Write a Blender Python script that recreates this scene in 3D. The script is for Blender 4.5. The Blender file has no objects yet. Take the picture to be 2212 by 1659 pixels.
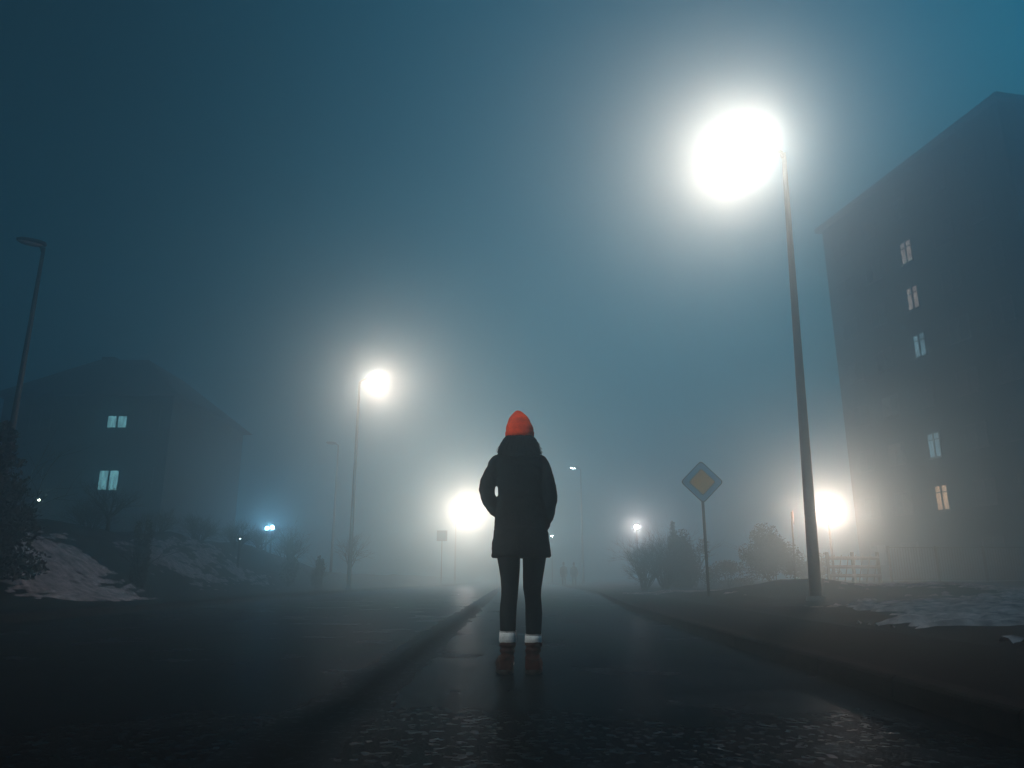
import bpy, bmesh, math, random
from mathutils import Vector, noise, Matrix
R = math.radians
S = bpy.context.scene
COL = S.collection
random.seed(7)

# ------------------------------------------------------------------ camera, world, exposure
CAMH = 0.578
PITCH = math.atan(421 / 1600)
cam = bpy.data.objects.new('camera', bpy.data.cameras.new('camera'))
COL.objects.link(cam)
cam.location = (0, 0, CAMH)
cam.rotation_euler = (math.pi / 2 + PITCH, 0, 0)
cam.data.sensor_width = 36
cam.data.lens = 36 * 1600 / 2212
cam.data.clip_start = 0.05
cam.data.clip_end = 2000
S.camera = cam

world = bpy.data.worlds.new('World')
S.world = world
world.use_nodes = True
wn = world.node_tree
bg = wn.nodes['Background']
sky = wn.nodes.new('ShaderNodeTexSky')
sky.sky_type = 'NISHITA'
sky.sun_disc = False
sky.sun_elevation = R(1.0)
sky.sun_rotation = R(60)
sky.air_density = 1.0
sky.dust_density = 0.3
sky.ozone_density = 3.0
tint = wn.nodes.new('ShaderNodeMix'); tint.data_type = 'RGBA'; tint.blend_type = 'MULTIPLY'
tint.inputs[0].default_value = 1.0
tint.inputs[7].default_value = (0.44, 3.15, 2.3, 1)
wn.links.new(sky.outputs[0], tint.inputs[6])
# the town lights the night sky on the right more than on the left
wtc = wn.nodes.new('ShaderNodeTexCoord'); wsx = wn.nodes.new('ShaderNodeSeparateXYZ')
wn.links.new(wtc.outputs['Generated'], wsx.inputs[0])
wmr = wn.nodes.new('ShaderNodeMapRange'); wmr.interpolation_type = 'SMOOTHSTEP'
wmr.inputs['From Min'].default_value = -0.52; wmr.inputs['From Max'].default_value = 0.08
wmr.inputs['To Min'].default_value = 0.12; wmr.inputs['To Max'].default_value = 0.90
wn.links.new(wsx.outputs['X'], wmr.inputs['Value'])
tw = wn.nodes.new('ShaderNodeVectorMath'); tw.operation = 'SCALE'
wn.links.new(tint.outputs[2], tw.inputs[0]); wn.links.new(wmr.outputs[0], tw.inputs['Scale'])
wn.links.new(tw.outputs[0], bg.inputs[0])
bg.inputs[1].default_value = 0.15

S.view_settings.view_transform = 'Standard'
S.view_settings.look = 'None'
S.view_settings.exposure = 0.0
S.view_settings.gamma = 1.0
S.view_settings.use_curve_mapping = False
cy = S.cycles
cy.use_denoising = True
cy.max_bounces = 8
cy.volume_bounces = 4
cy.transparent_max_bounces = 6
cy.sample_clamp_indirect = 6.0
cy.caustics_reflective = False
cy.caustics_refractive = False

HAZE_DENSITY = 0.032
LIGHT = 2.5          # common scale of all lamps

# ------------------------------------------------------------------ helpers
def ray(px, py):
    """direction through a point of the 2212x1659 view, per metre of forward (+Y) distance"""
    cx = px - 1106; u = 829 - py
    fwd = 1600 * math.cos(PITCH) - u * math.sin(PITCH)
    up = 1600 * math.sin(PITCH) + u * math.cos(PITCH)
    return cx / fwd, up / fwd

def at(px, py, Y):
    a, b = ray(px, py)
    return Vector((a * Y, Y, CAMH + b * Y))

def tag(o, label=None, cat=None, group=None, kind=None):
    if label: o['label'] = label
    if cat: o['category'] = cat
    if group: o['group'] = group
    if kind: o['kind'] = kind
    return o

def empty(name, loc, label, cat, group=None, rz=0):
    o = bpy.data.objects.new(name, None)
    COL.objects.link(o)
    o.location = loc
    o.rotation_euler = (0, 0, rz)
    o.empty_display_size = 0.2
    tag(o, label, cat, group)
    return o

def link(name, bm, mat, parent=None, smooth=True):
    me = bpy.data.meshes.new(name)
    bmesh.ops.recalc_face_normals(bm, faces=bm.faces)
    bm.to_mesh(me); bm.free()
    if smooth:
        for p in me.polygons: p.use_smooth = True
    me.materials.append(mat)
    o = bpy.data.objects.new(name, me)
    COL.objects.link(o)
    if parent: o.parent = parent
    return o

def link_raw(name, verts, faces, mat, parent=None, smooth=False):
    me = bpy.data.meshes.new(name)
    me.from_pydata(verts, [], faces)
    me.update()
    if smooth:
        for p in me.polygons: p.use_smooth = True
    me.materials.append(mat)
    o = bpy.data.objects.new(name, me)
    COL.objects.link(o)
    if parent: o.parent = parent
    return o

def box(bm, x0, x1, y0, y1, z0, z1, m=None):
    vs = [bm.verts.new((x, y, z)) for z in (z0, z1) for (x, y) in ((x0, y0), (x1, y0), (x1, y1), (x0, y1))]
    if m:
        for v in vs: v.co = m @ v.co
    for f in ((3, 2, 1, 0), (4, 5, 6, 7), (0, 1, 5, 4), (1, 2, 6, 5), (2, 3, 7, 6), (3, 0, 4, 7)):
        bm.faces.new([vs[i] for i in f])

def tube(bm, pts, rad, n=12, cap=True, flat=1.0):
    """tapered tube along points"""
    pts = [Vector(p) for p in pts]
    if not isinstance(rad, (list, tuple)): rad = [rad] * len(pts)
    rings = []
    ref = None
    for i, p in enumerate(pts):
        t = (pts[min(i + 1, len(pts) - 1)] - pts[max(i - 1, 0)]).normalized()
        if ref is None:
            ref = t.orthogonal().normalized()
            if abs(t.z) > 0.9: ref = Vector((1, 0, 0))
        ref = (ref - t * ref.dot(t)).normalized()
        b = t.cross(ref)
        rings.append([bm.verts.new(p + (ref * math.cos(2 * math.pi * k / n) + b * math.sin(2 * math.pi * k / n) * flat) * rad[i]) for k in range(n)])
    for a, c in zip(rings, rings[1:]):
        for k in range(n):
            bm.faces.new((a[k], a[(k + 1) % n], c[(k + 1) % n], c[k]))
    if cap:
        bm.faces.new(list(reversed(rings[0]))); bm.faces.new(rings[-1])

def loft(bm, rings, n=32, power=2.0, cap=True):
    """stack of horizontal super-ellipses: (cx, cy, z, rx, ry)"""
    R_ = []
    for (cx, cy_, z, rx, ry) in rings:
        r = []
        for k in range(n):
            a = 2 * math.pi * k / n
            c, s = math.cos(a), math.sin(a)
            r.append(bm.verts.new((cx + rx * math.copysign(abs(c) ** (2 / power), c), cy_ + ry * math.copysign(abs(s) ** (2 / power), s), z)))
        R_.append(r)
    for a, c in zip(R_, R_[1:]):
        for k in range(n):
            bm.faces.new((a[k], a[(k + 1) % n], c[(k + 1) % n], c[k]))
    if cap:
        bm.faces.new(list(reversed(R_[0]))); bm.faces.new(R_[-1])

def ball(bm, c, r, seg=16):
    m = Matrix.Translation(c) @ Matrix.Diagonal((*( (r,)*3 if not isinstance(r, (tuple, list)) else r), 1))
    bmesh.ops.create_uvsphere(bm, u_segments=seg, v_segments=seg // 2 + 2, radius=1, matrix=m)

def fuse(name, bm, mat, parent, voxel=0.01, smooth=4, disp=None):
    """voxel-union overlapping shapes into one continuous surface"""
    me = bpy.data.meshes.new(name + '_raw')
    bmesh.ops.recalc_face_normals(bm, faces=bm.faces)
    bm.to_mesh(me); bm.free()
    tmp = bpy.data.objects.new(name, me)
    COL.objects.link(tmp)
    md = tmp.modifiers.new('r', 'REMESH'); md.mode = 'VOXEL'; md.voxel_size = voxel
    if smooth:
        ms = tmp.modifiers.new('s', 'SMOOTH'); ms.factor = 0.6; ms.iterations = smooth
    dg = bpy.context.evaluated_depsgraph_get()
    dg.update()
    m2 = bpy.data.meshes.new_from_object(tmp.evaluated_get(dg))
    bpy.data.objects.remove(tmp)
    if disp:
        nr = [v.normal.copy() for v in m2.vertices]
        for v, nn in zip(m2.vertices, nr):
            v.co += nn * disp(v.co)
    for p in m2.polygons: p.use_smooth = True
    m2.materials.clear(); m2.materials.append(mat)
    o = bpy.data.objects.new(name, m2)
    COL.objects.link(o)
    if parent: o.parent = parent
    return o

def mat(name, col, rough=0.6, spec=0.5, metal=0.0, vary=0.25, scale=8.0, bump=0.0, bscale=40.0, emit=None, estr=0.0, sheen=0.0):
    m = bpy.data.materials.new(name)
    m.use_nodes = True
    nt = m.node_tree
    b = nt.nodes['Principled BSDF']
    b.inputs['Roughness'].default_value = rough
    b.inputs['Specular IOR Level'].default_value = spec
    b.inputs['Metallic'].default_value = metal
    if sheen: b.inputs['Sheen Weight'].default_value = sheen
    tc = nt.nodes.new('ShaderNodeTexCoord')
    nz = nt.nodes.new('ShaderNodeTexNoise'); nz.inputs['Scale'].default_value = scale; nz.inputs['Detail'].default_value = 6
    nt.links.new(tc.outputs['Object'], nz.inputs['Vector'])
    rp = nt.nodes.new('ShaderNodeValToRGB')
    rp.color_ramp.elements[0].position = 0.3; rp.color_ramp.elements[1].position = 0.7
    rp.color_ramp.elements[0].color = (*[c * (1 - vary) for c in col], 1)
    rp.color_ramp.elements[1].color = (*[min(1, c * (1 + vary)) for c in col], 1)
    nt.links.new(nz.outputs['Fac'], rp.inputs[0])
    nt.links.new(rp.outputs[0], b.inputs['Base Color'])
    if bump:
        nb = nt.nodes.new('ShaderNodeTexNoise'); nb.inputs['Scale'].default_value = bscale; nb.inputs['Detail'].default_value = 5
        nt.links.new(tc.outputs['Object'], nb.inputs['Vector'])
        bp = nt.nodes.new('ShaderNodeBump'); bp.inputs['Strength'].default_value = min(1, bump); bp.inputs['Distance'].default_value = 0.02
        nt.links.new(nb.outputs['Fac'], bp.inputs['Height'])
        nt.links.new(bp.outputs[0], b.inputs['Normal'])
    if emit:
        b.inputs['Emission Color'].default_value = (*emit, 1)
        b.inputs['Emission Strength'].default_value = estr
    return m

M = {}
M['galv'] = mat('weathered_steel', (0.010, 0.012, 0.014), 0.4, 0.3, 0.1, 0.2, 3, 0.1, 30)
M['dark_metal'] = mat('dark_painted_metal', (0.012, 0.013, 0.014), 0.5, 0.2, 0.0, 0.2, 5)
M['lens'] = mat('lit_lens', (0.8, 0.8, 0.8), 0.3, emit=(1.0, 0.96, 0.90), estr=60)
M['lens_small'] = mat('dim_lit_lens', (0.8, 0.8, 0.8), 0.3, emit=(0.8, 0.93, 1.0), estr=30)
M['lens_off'] = mat('unlit_lens', (0.25, 0.26, 0.27), 0.3)
M['soil'] = mat('wet_earth', (0.006, 0.0055, 0.005), 0.9, 0.05, 0, 0.5, 1.3, 0.8, 14)
M['paving'] = mat('sidewalk_asphalt', (0.0035, 0.0040, 0.0042), 0.9, 0.02, 0, 0.3, 1.5, 0.3, 120)
M['kerb'] = mat('granite_kerb', (0.012, 0.012, 0.012), 0.9, 0.02, 0, 0.35, 9, 0.4, 60)
M['snow'] = mat('old_snow', (0.18, 0.20, 0.22), 0.8, 0.1, 0, 0.75, 5.0, 1.0, 20)
M['bark'] = mat('bark', (0.008, 0.008, 0.008), 0.85, 0.2, 0, 0.3, 20)
M['leaf'] = mat('evergreen_leaf', (0.005, 0.007, 0.006), 0.6, 0.3, 0, 0.4, 2)
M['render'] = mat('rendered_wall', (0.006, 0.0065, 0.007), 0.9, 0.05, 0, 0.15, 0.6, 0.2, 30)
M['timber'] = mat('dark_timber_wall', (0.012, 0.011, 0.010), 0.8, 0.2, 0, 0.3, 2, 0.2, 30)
M['roof'] = mat('dark_roof', (0.04, 0.04, 0.045), 0.7, 0.3, 0, 0.2, 3)
M['frame'] = mat('window_frame', (0.016, 0.016, 0.016), 0.5, 0.4, 0, 0.1, 5)
M['glass_off'] = mat('dark_window_glass', (0.02, 0.025, 0.03), 0.08, 0.6, 0, 0.1, 1)
M['wood'] = mat('weathered_wood', (0.010, 0.011, 0.012), 0.9, 0.05, 0, 0.3, 6)

def lit_glass(name, c, s):
    m = bpy.data.materials.new(name); m.use_nodes = True
    nt = m.node_tree; b = nt.nodes['Principled BSDF']
    b.inputs['Base Color'].default_value = (0.1, 0.1, 0.1, 1); b.inputs['Roughness'].default_value = 0.2
    tc = nt.nodes.new('ShaderNodeTexCoord'); w = nt.nodes.new('ShaderNodeTexNoise'); w.inputs['Scale'].default_value = 3.0
    mp = nt.nodes.new('ShaderNodeMapping'); mp.inputs['Scale'].default_value = (4, 4, 0.7)
    nt.links.new(tc.outputs['Object'], mp.inputs[0]); nt.links.new(mp.outputs[0], w.inputs['Vector'])
    rp = nt.nodes.new('ShaderNodeValToRGB'); rp.color_ramp.elements[0].position = 0.35; rp.color_ramp.elements[1].position = 0.65
    rp.color_ramp.elements[0].color = (*[x * 0.45 for x in c], 1); rp.color_ramp.elements[1].color = (*c, 1)
    nt.links.new(w.outputs['Fac'], rp.inputs[0]); nt.links.new(rp.outputs[0], b.inputs['Emission Color'])
    b.inputs['Emission Strength'].default_value = s
    return m
M['lit_warm'] = lit_glass('warm_curtained_window', (1.0, 0.62, 0.36), 1.5)
M['lit_warm_dim'] = lit_glass('pale_window', (0.9, 0.72, 0.62), 0.7)
M['lit_cool'] = lit_glass('cool_window', (0.30, 0.62, 0.75), 0.9)
M['lit_cyan'] = lit_glass('cyan_window', (0.30, 0.80, 0.90), 1.3)

WET = 0.065     # share of the surface film that mirrors
# asphalt: wet, with coarse aggregate, a rougher, less mirroring band along the road
def asphalt():
    m = bpy.data.materials.new('wet_asphalt'); m.use_nodes = True
    nt = m.node_tree; b = nt.nodes['Principled BSDF']; N = nt.nodes.new; L = nt.links.new
    tc = N('ShaderNodeTexCoord')
    big = N('ShaderNodeTexNoise'); big.inputs['Scale'].default_value = 1.1; big.inputs['Detail'].default_value = 9; big.inputs['Roughness'].default_value = 0.65
    L(tc.outputs['Object'], big.inputs['Vector'])
    fine = N('ShaderNodeTexNoise'); fine.inputs['Scale'].default_value = 55; fine.inputs['Detail'].default_value = 4
    L(tc.outputs['Object'], fine.inputs['Vector'])
    vor = N('ShaderNodeTexVoronoi'); vor.inputs['Scale'].default_value = 75
    L(tc.outputs['Object'], vor.inputs['Vector'])
    # band: distance from its centre line x = -0.78
    sx = N('ShaderNodeSeparateXYZ'); L(tc.outputs['Object'], sx.inputs[0])
    wob = N('ShaderNodeTexNoise'); wob.inputs['Scale'].default_value = 0.8; L(tc.outputs['Object'], wob.inputs['Vector'])
    a1 = N('ShaderNodeMath'); a1.operation = 'MULTIPLY_ADD'; L(wob.outputs['Fac'], a1.inputs[0]); a1.inputs[1].default_value = 0.16; L(sx.outputs['X'], a1.inputs[2])
    a2 = N('ShaderNodeMath'); a2.operation = 'ADD'; L(a1.outputs[0], a2.inputs[0]); a2.inputs[1].default_value = 0.72
    a3 = N('ShaderNodeMath'); a3.operation = 'ABSOLUTE'; L(a2.outputs[0], a3.inputs[0])
    band = N('ShaderNodeMapRange'); L(a3.outputs[0], band.inputs['Value'])
    band.inputs['From Min'].default_value = 0.03; band.inputs['From Max'].default_value = 0.24
    band.inputs['To Min'].default_value = 1; band.inputs['To Max'].default_value = 0
    # roughness
    rr = N('ShaderNodeMapRange'); L(big.outputs['Fac'], rr.inputs['Value'])
    rr.inputs['From Min'].default_value = 0.3; rr.inputs['From Max'].default_value = 0.7
    rr.inputs['To Min'].default_value = 0.08; rr.inputs['To Max'].default_value = 0.34
    ra = N('ShaderNodeMath'); ra.operation = 'MULTIPLY_ADD'; L(band.outputs[0], ra.inputs[0]); ra.inputs[1].default_value = 0.4; L(rr.outputs[0], ra.inputs[2])
    gl = N('ShaderNodeBsdfGlossy'); gl.inputs['Color'].default_value = (0.5, 0.8, 1, 1); L(ra.outputs[0], gl.inputs['Roughness'])
    b.inputs['Specular IOR Level'].default_value = 0.0
    fr = N('ShaderNodeFresnel'); fr.inputs['IOR'].default_value = 1.33
    sp = N('ShaderNodeMath'); sp.operation = 'MULTIPLY_ADD'; L(band.outputs[0], sp.inputs[0]); sp.inputs[1].default_value = -WET * 0.65; sp.inputs[2].default_value = WET
    wf = N('ShaderNodeMath'); wf.operation = 'MULTIPLY'; L(fr.outputs[0], wf.inputs[0]); L(sp.outputs[0], wf.inputs[1])
    # scattered stones whose wet faces catch the light
    v2 = N('ShaderNodeTexVoronoi'); v2.inputs['Scale'].default_value = 42; L(tc.outputs['Object'], v2.inputs['Vector'])
    sc_ = N('ShaderNodeSeparateColor'); L(v2.outputs['Color'], sc_.inputs[0])
    st = N('ShaderNodeMapRange'); L(sc_.outputs[0], st.inputs['Value'])
    st.inputs['From Min'].default_value = 0.80; st.inputs['From Max'].default_value = 1.0; st.inputs['To Min'].default_value = 1.0; st.inputs['To Max'].default_value = 3.2
    w2 = N('ShaderNodeMath'); w2.operation = 'MULTIPLY'; L(wf.outputs[0], w2.inputs[0]); L(st.outputs[0], w2.inputs[1]); wf = w2
    mx = N('ShaderNodeMixShader'); L(wf.outputs[0], mx.inputs[0]); L(b.outputs[0], mx.inputs[1]); L(gl.outputs[0], mx.inputs[2])
    L(mx.outputs[0], nt.nodes['Material Output'].inputs['Surface'])
    cr = N('ShaderNodeValToRGB'); L(big.outputs['Fac'], cr.inputs[0])
    cr.color_ramp.elements[0].color = (0.004, 0.004, 0.004, 1); cr.color_ramp.elements[1].color = (0.009, 0.009, 0.009, 1)
    L(cr.outputs[0], b.inputs['Base Color'])
    h = N('ShaderNodeMath'); h.operation = 'MULTIPLY_ADD'; L(vor.outputs['Distance'], h.inputs[0]); h.inputs[1].default_value = -0.5; L(fine.outputs['Fac'], h.inputs[2])
    bp = N('ShaderNodeBump'); bp.inputs['Strength'].default_value = 1.0; bp.inputs['Distance'].default_value = 0.0035
    L(h.outputs[0], bp.inputs['Height']); L(bp.outputs[0], b.inputs['Normal']); L(bp.outputs[0], gl.inputs['Normal'])
    return m
M['asphalt'] = asphalt()

# ------------------------------------------------------------------ terrain
def lerp_poly(P, y):
    if y <= P[0][1]: return P[0][0]
    for (x0, y0), (x1, y1) in zip(P, P[1:]):
        if y <= y1: return x0 + (x1 - x0) * (y - y0) / (y1 - y0)
    return P[-1][0]
RK = [(1.86, -60), (1.88, 2.5), (1.925, 4.7), (2.03, 9.2), (2.27, 15), (2.7, 21), (3.4, 30), (3.9, 60), (4.2, 300)]
LK = [(-6.9, -60), (-6.95, 10.5), (-7.15, 35), (-6.9, 44), (-5.9, 52), (-4.7, 60), (-4.3, 300)]
def xr(y): return lerp_poly(RK, y)
def xl(y): return lerp_poly(LK, y)
def sstep(a, b, t):
    t = max(0.0, min(1.0, (t - a) / (b - a))); return t * t * (3 - 2 * t)
def gauss(x, y, cx, cy_, sx, sy): return math.exp(-((x - cx) / sx) ** 2 - ((y - cy_) / sy) ** 2)
def hgt(x, y):
    """height of the open ground"""
    if x > xr(y) + 0.05:
        d = x - max(3.5, xr(y) + 1.5)
        h = 0.106
        if d > 0:
            h += 0.05 * sstep(0, 0.6, d) + 0.30 * sstep(0.5, 12, d) * sstep(6, 26, y)
            h += 0.40 * gauss(x, y, 7.0, 19.0, 1.7, 2.0) * 1 + 0.14 * gauss(x, y, 9.6, 17.5, 2.0, 2.0)
            h += 0.12 * gauss(x, y, 7.6, 10.5, 2.2, 1.5)
            n = noise.noise(Vector((x * 0.55, y * 0.35, 0))) * 0.09 + noise.noise(Vector((x * 1.9, y * 1.4, 3))) * 0.045 + noise.noise(Vector((x * 6, y * 5, 5))) * 0.018
            h += n * sstep(0, 1.2, d)
        return h
    if x < xl(y) - 0.05:
        d = -(x - (xl(y) - 1.6))
        h = 0.106
        if d > 0:
            far = 1 - sstep(36, 52, y)
            near = sstep(-8, 6, y)
            h += 0.05 * sstep(0, 0.6, d) + (1.95 * sstep(0.3, 4.2, d) + 0.5 * sstep(4, 12, d)) * (0.35 + 0.65 * far) * near
            n = noise.noise(Vector((x * 0.45, y * 0.3, 9))) * 0.22 + noise.noise(Vector((x * 1.7, y * 1.3, 13))) * 0.09 + noise.noise(Vector((x * 6, y * 5, 15))) * 0.025
            h += n * sstep(0, 2.5, d)
        return h
    return -0.06

def axis(breaks):
    out = []
    for a, b, s in breaks:
        n = max(1, round((b - a) / s))
        out += [a + (b - a) * i / n for i in range(n)]
    out.append(breaks[-1][1])
    return out
def grid_sheet(name, xs, ys, zf, m, keep=None, lab=None):
    idx = {}; V = []; F = []
    for j, y in enumerate(ys):
        for i, x in enumerate(xs):
            idx[i, j] = len(V); V.append((x, y, zf(x, y)))
    for j in range(len(ys) - 1):
        for i in range(len(xs) - 1):
            F.append((idx[i, j], idx[i + 1, j], idx[i + 1, j + 1], idx[i, j + 1]))
    return link_raw(name, V, F, m, smooth=True)
def side_sheet(sgn):
    """verge following the outer edge of the pavement"""
    ys = axis([(-300, -60, 30), (-60, 0, 4), (0, 34, 0.22), (34, 70, 0.8), (70, 300, 15)])
    ds = axis([(0, 12, 0.22), (12, 40, 1.2), (40, 300, 20)])
    V = []; F = []
    for y in ys:
        e = (max(3.5, xr(y) + 1.5)) if sgn > 0 else xl(y) - 1.6
        for d in ds:
            x = e + sgn * d
            V.append((x, y, hgt(x + sgn * 1e-4, y) if d > 0 else 0.04))
    n = len(ds)
    for j in range(len(ys) - 1):
        for i in range(n - 1):
            f = (j * n + i, j * n + i + 1, (j + 1) * n + i + 1, (j + 1) * n + i)
            F.append(f if sgn > 0 else f[::-1])
    return V, F
V1, F1 = side_sheet(1); V2, F2 = side_sheet(-1)
o = link_raw('ground', V1 + V2, F1 + [tuple(i + len(V1) for i in f) for f in F2], M['soil'], smooth=True)
tag(o, kind='structure')
# earth just under everything so nothing is hollow
bm = bmesh.new(); box(bm, -300, 300, -300, 300, -0.9, -0.30)
tag(link('subsoil', bm, M['soil'], smooth=False), kind='structure')

ysR = axis([(-300, -60, 40), (-60, 0, 4), (0, 30, 0.5), (30, 70, 2), (70, 300, 20)])
def strip(name, fa, fb, za, zb, m, n=1, smooth=True):
    V = []; F = []
    for y in ysR:
        for k in range(n + 1):
            t = k / n; x = fa(y) * (1 - t) + fb(y) * t
            V.append((x, y, za * (1 - t) + zb * t if not callable(za) else za(x, y)))
    for j in range(len(ysR) - 1):
        for k in range(n):
            q = n + 1
            F.append((j * q + k, j * q + k + 1, (j + 1) * q + k + 1, (j + 1) * q + k))
    return link_raw(name, V, F, m, smooth=smooth)
def camber(x, y):
    # slight crown, a shallow hollow along the band, puddled wheel tracks
    z = -0.012 * ((x + 2.5) / 4.5) ** 2 
    return z
rd = strip('road', lambda y: xl(y) - 0.02, lambda y: xr(y) + 0.02, camber, None, M['asphalt'], n=70)
tag(rd, kind='structure')
tag(strip('pavement', lambda y: xr(y) + 0.14, lambda y: max(3.5, xr(y) + 1.5), lambda x, y: 0.104 + 0.003 * noise.noise(Vector((x, y, 0))), None, M['paving'], n=6), kind='structure')
tag(strip('pavement', lambda y: xl(y) - 1.6, lambda y: xl(y) - 0.14, lambda x, y: 0.104, None, M['paving'], n=6), kind='structure')
def kerb(fx, sgn):
    bm = bmesh.new()
    prof = [(0, -0.05), (0.008, 0.085), (0.016, 0.098), (0.03, 0.106), (0.13, 0.110), (0.145, 0.09), (0.15, 0.0)]
    y = -40.0; prev = None
    while y < 120:
        L = 1.0 if y < 60 else 4.0
        for k, yy in enumerate((y + 0.004, y + L - 0.004)):
            jz = 0
            ring = [bm.verts.new((fx(yy) + sgn * a, yy, b + jz)) for a, b in prof]
            if k:
                for i in range(len(prof) - 1):
                    bm.faces.new((prev[i], prev[i + 1], ring[i + 1], ring[i]))
                bm.faces.new(list(reversed(prev))); bm.faces.new(ring)
            prev = ring
        y += L
    return link('kerb', bm, M['kerb'], smooth=False)
tag(kerb(xr, 1), kind='structure'); tag(kerb(xl, -1), kind='structure')

# snow: irregular sheets lying on the ground
def snow_sheet(name, x0, x1, y0, y1, step, mask, thick=0.05):
    nx = int((x1 - x0) / step); ny = int((y1 - y0) / step)
    V = []; F = []; idx = {}
    val = {}
    for j in range(ny + 1):
        for i in range(nx + 1):
            x = x0 + i * step; y = y0 + j * step
            val[i, j] = mask(x, y)
    def vid(i, j):
        if (i, j) not in idx:
            x = x0 + i * step; y = y0 + j * step
            m = val[i, j]
            idx[i, j] = len(V)
            z = hgt(x, y) + (min(1, max(0, m) * 4) ** 0.5) * thick - (0.03 if m <= 0 else 0) + 0.012 * noise.noise(Vector((x * 9, y * 9, 1)))
            V.append((x, y, z))
        return idx[i, j]
    for j in range(ny):
        for i in range(nx):
            if max(val[i, j], val[i + 1, j], val[i, j + 1], val[i + 1, j + 1]) > 0:
                F.append((vid(i, j), vid(i + 1, j), vid(i + 1, j + 1), vid(i, j + 1)))
    o = link_raw(name, V, F, M['snow'], smooth=True)
    tag(o, kind='stuff')
    return o
def fb(x, y, s, z=0): 
    return noise.noise(Vector((x * s, y * s, z))) * 0.6 + noise.noise(Vector((x * s * 2.3, y * s * 2.3, z + 4))) * 0.3 + noise.noise(Vector((x * s * 6, y * s * 6, z + 8))) * 0.2
def rag(x, y, z=0):
    return fb(x * 0.55, y * 0.9, 0.9, z) + 0.62 * noise.noise(Vector((x * 1.6, y * 5.0, z + 2))) + 0.55 * noise.noise(Vector((x * 5, y * 13, z + 3)))
def left_snow(x, y):
    e = 1 - ((x + 10.7) / 1.9) ** 2 - ((y - 17.4) / 3.0) ** 2
    g = 0.6 - ((x + 8.95) / .35) ** 2 - ((y - 10.9) / 1.2) ** 2
    h = 0.7 - ((x + 11.0) / 1.3) ** 2 - ((y - 26.5) / 5) ** 2
    return max(e * 0.65, g * .5, h * 0.3) + rag(y * 0.55, x * 0.9, 2) * 0.8 - 0.12
s1 = snow_sheet('snow', -15, -8.4, 8, 34, 0.09, left_snow)
tag(s1, 'grey remains of snow on the dark bank left of the road', 'snow')
def right_snow(x, y):
    d = x - 3.95
    a = rag(x, y, 21) * 0.9 + 0.02 + 0.10 * sstep(0, 2.5, d) - 0.3 * (1 - sstep(0.0, 0.5, d))
    a -= 0.9 * gauss(x, y, 6.2, 16, 2.8, 3.2)     # bare mound by the lamp post
    a -= 0.5 * (1 - sstep(4.2, 5.0, x)) * sstep(7.5, 9, y)
    b = 0.75 - ((x - 8.0 - (y - 25) * 0.2) / 5.2) ** 2 - ((y - 25) / 1.6) ** 2 + rag(x, y, 33) * 0.5
    near = 1 - sstep(17, 21, y)
    return max(a * near - 0.6 * (1 - near), b)
s2 = snow_sheet('snow', 3.7, 19, 3.5, 29, 0.08, right_snow)
tag(s2, 'streaky old snow on the rough ground right of the sidewalk', 'snow')

# ------------------------------------------------------------------ plants
def grow_twigs(bm, p, d, length, r, depth, rnd, spread=0.55, up=0.25, seg=4, n=5):
    pts = [Vector(p)]; rad = [r]; dd = Vector(d).normalized()
    for i in range(seg):
        dd = (dd + Vector((rnd.gauss(0, .16), rnd.gauss(0, .16), rnd.gauss(0, .10) + up * 0.12))).normalized()
        pts.append(pts[-1] + dd * length / seg); rad.append(r * (1 - 0.62 * (i + 1) / seg))
    tube(bm, pts, rad, n=n if depth > 1 else 3, cap=False)
    if depth <= 0: return
    k = rnd.randint(3, 5)
    for j in range(k):
        t = rnd.uniform(0.35, 1.0); i = min(seg - 1, int(t * seg))
        q = pts[i].lerp(pts[i + 1], t * seg - i) if i < seg else pts[-1]
        nd = (dd + Vector((rnd.gauss(0, spread), rnd.gauss(0, spread), rnd.gauss(0, spread * 0.7) + up * 0.3))).normalized()
        grow_twigs(bm, q, nd, length * rnd.uniform(0.5, 0.75), max(0.0025, rad[i] * 0.55), depth - 1, rnd, spread, up, max(2, seg - 1), n)

def leaves(rnd, clumps, count, size):
    V = []; F = []
    tot = sum(c[1][0] * c[1][1] * c[1][2] for c in clumps)
    for c, r in clumps:
        for _ in range(int(count * r[0] * r[1] * r[2] / tot) + 8):
            v = Vector((rnd.gauss(0, 1), rnd.gauss(0, 1), rnd.gauss(0, 1))).normalized() * (rnd.random() ** 0.45)
            p = Vector((c[0] + v.x * r[0], c[1] + v.y * r[1], max(0.03, c[2] + v.z * r[2])))
            a = Vector((rnd.gauss(0, 1), rnd.gauss(0, 1), rnd.gauss(0, 1))).normalized()
            b = a.orthogonal().normalized()
            s = size * rnd.uniform(0.5, 1.4); i = len(V)
            V += [p - a * s, p + b * s * 0.45, p + a * s, p - b * s * 0.45]
            F.append((i, i + 1, i + 2, i + 3))
    return V, F

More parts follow.
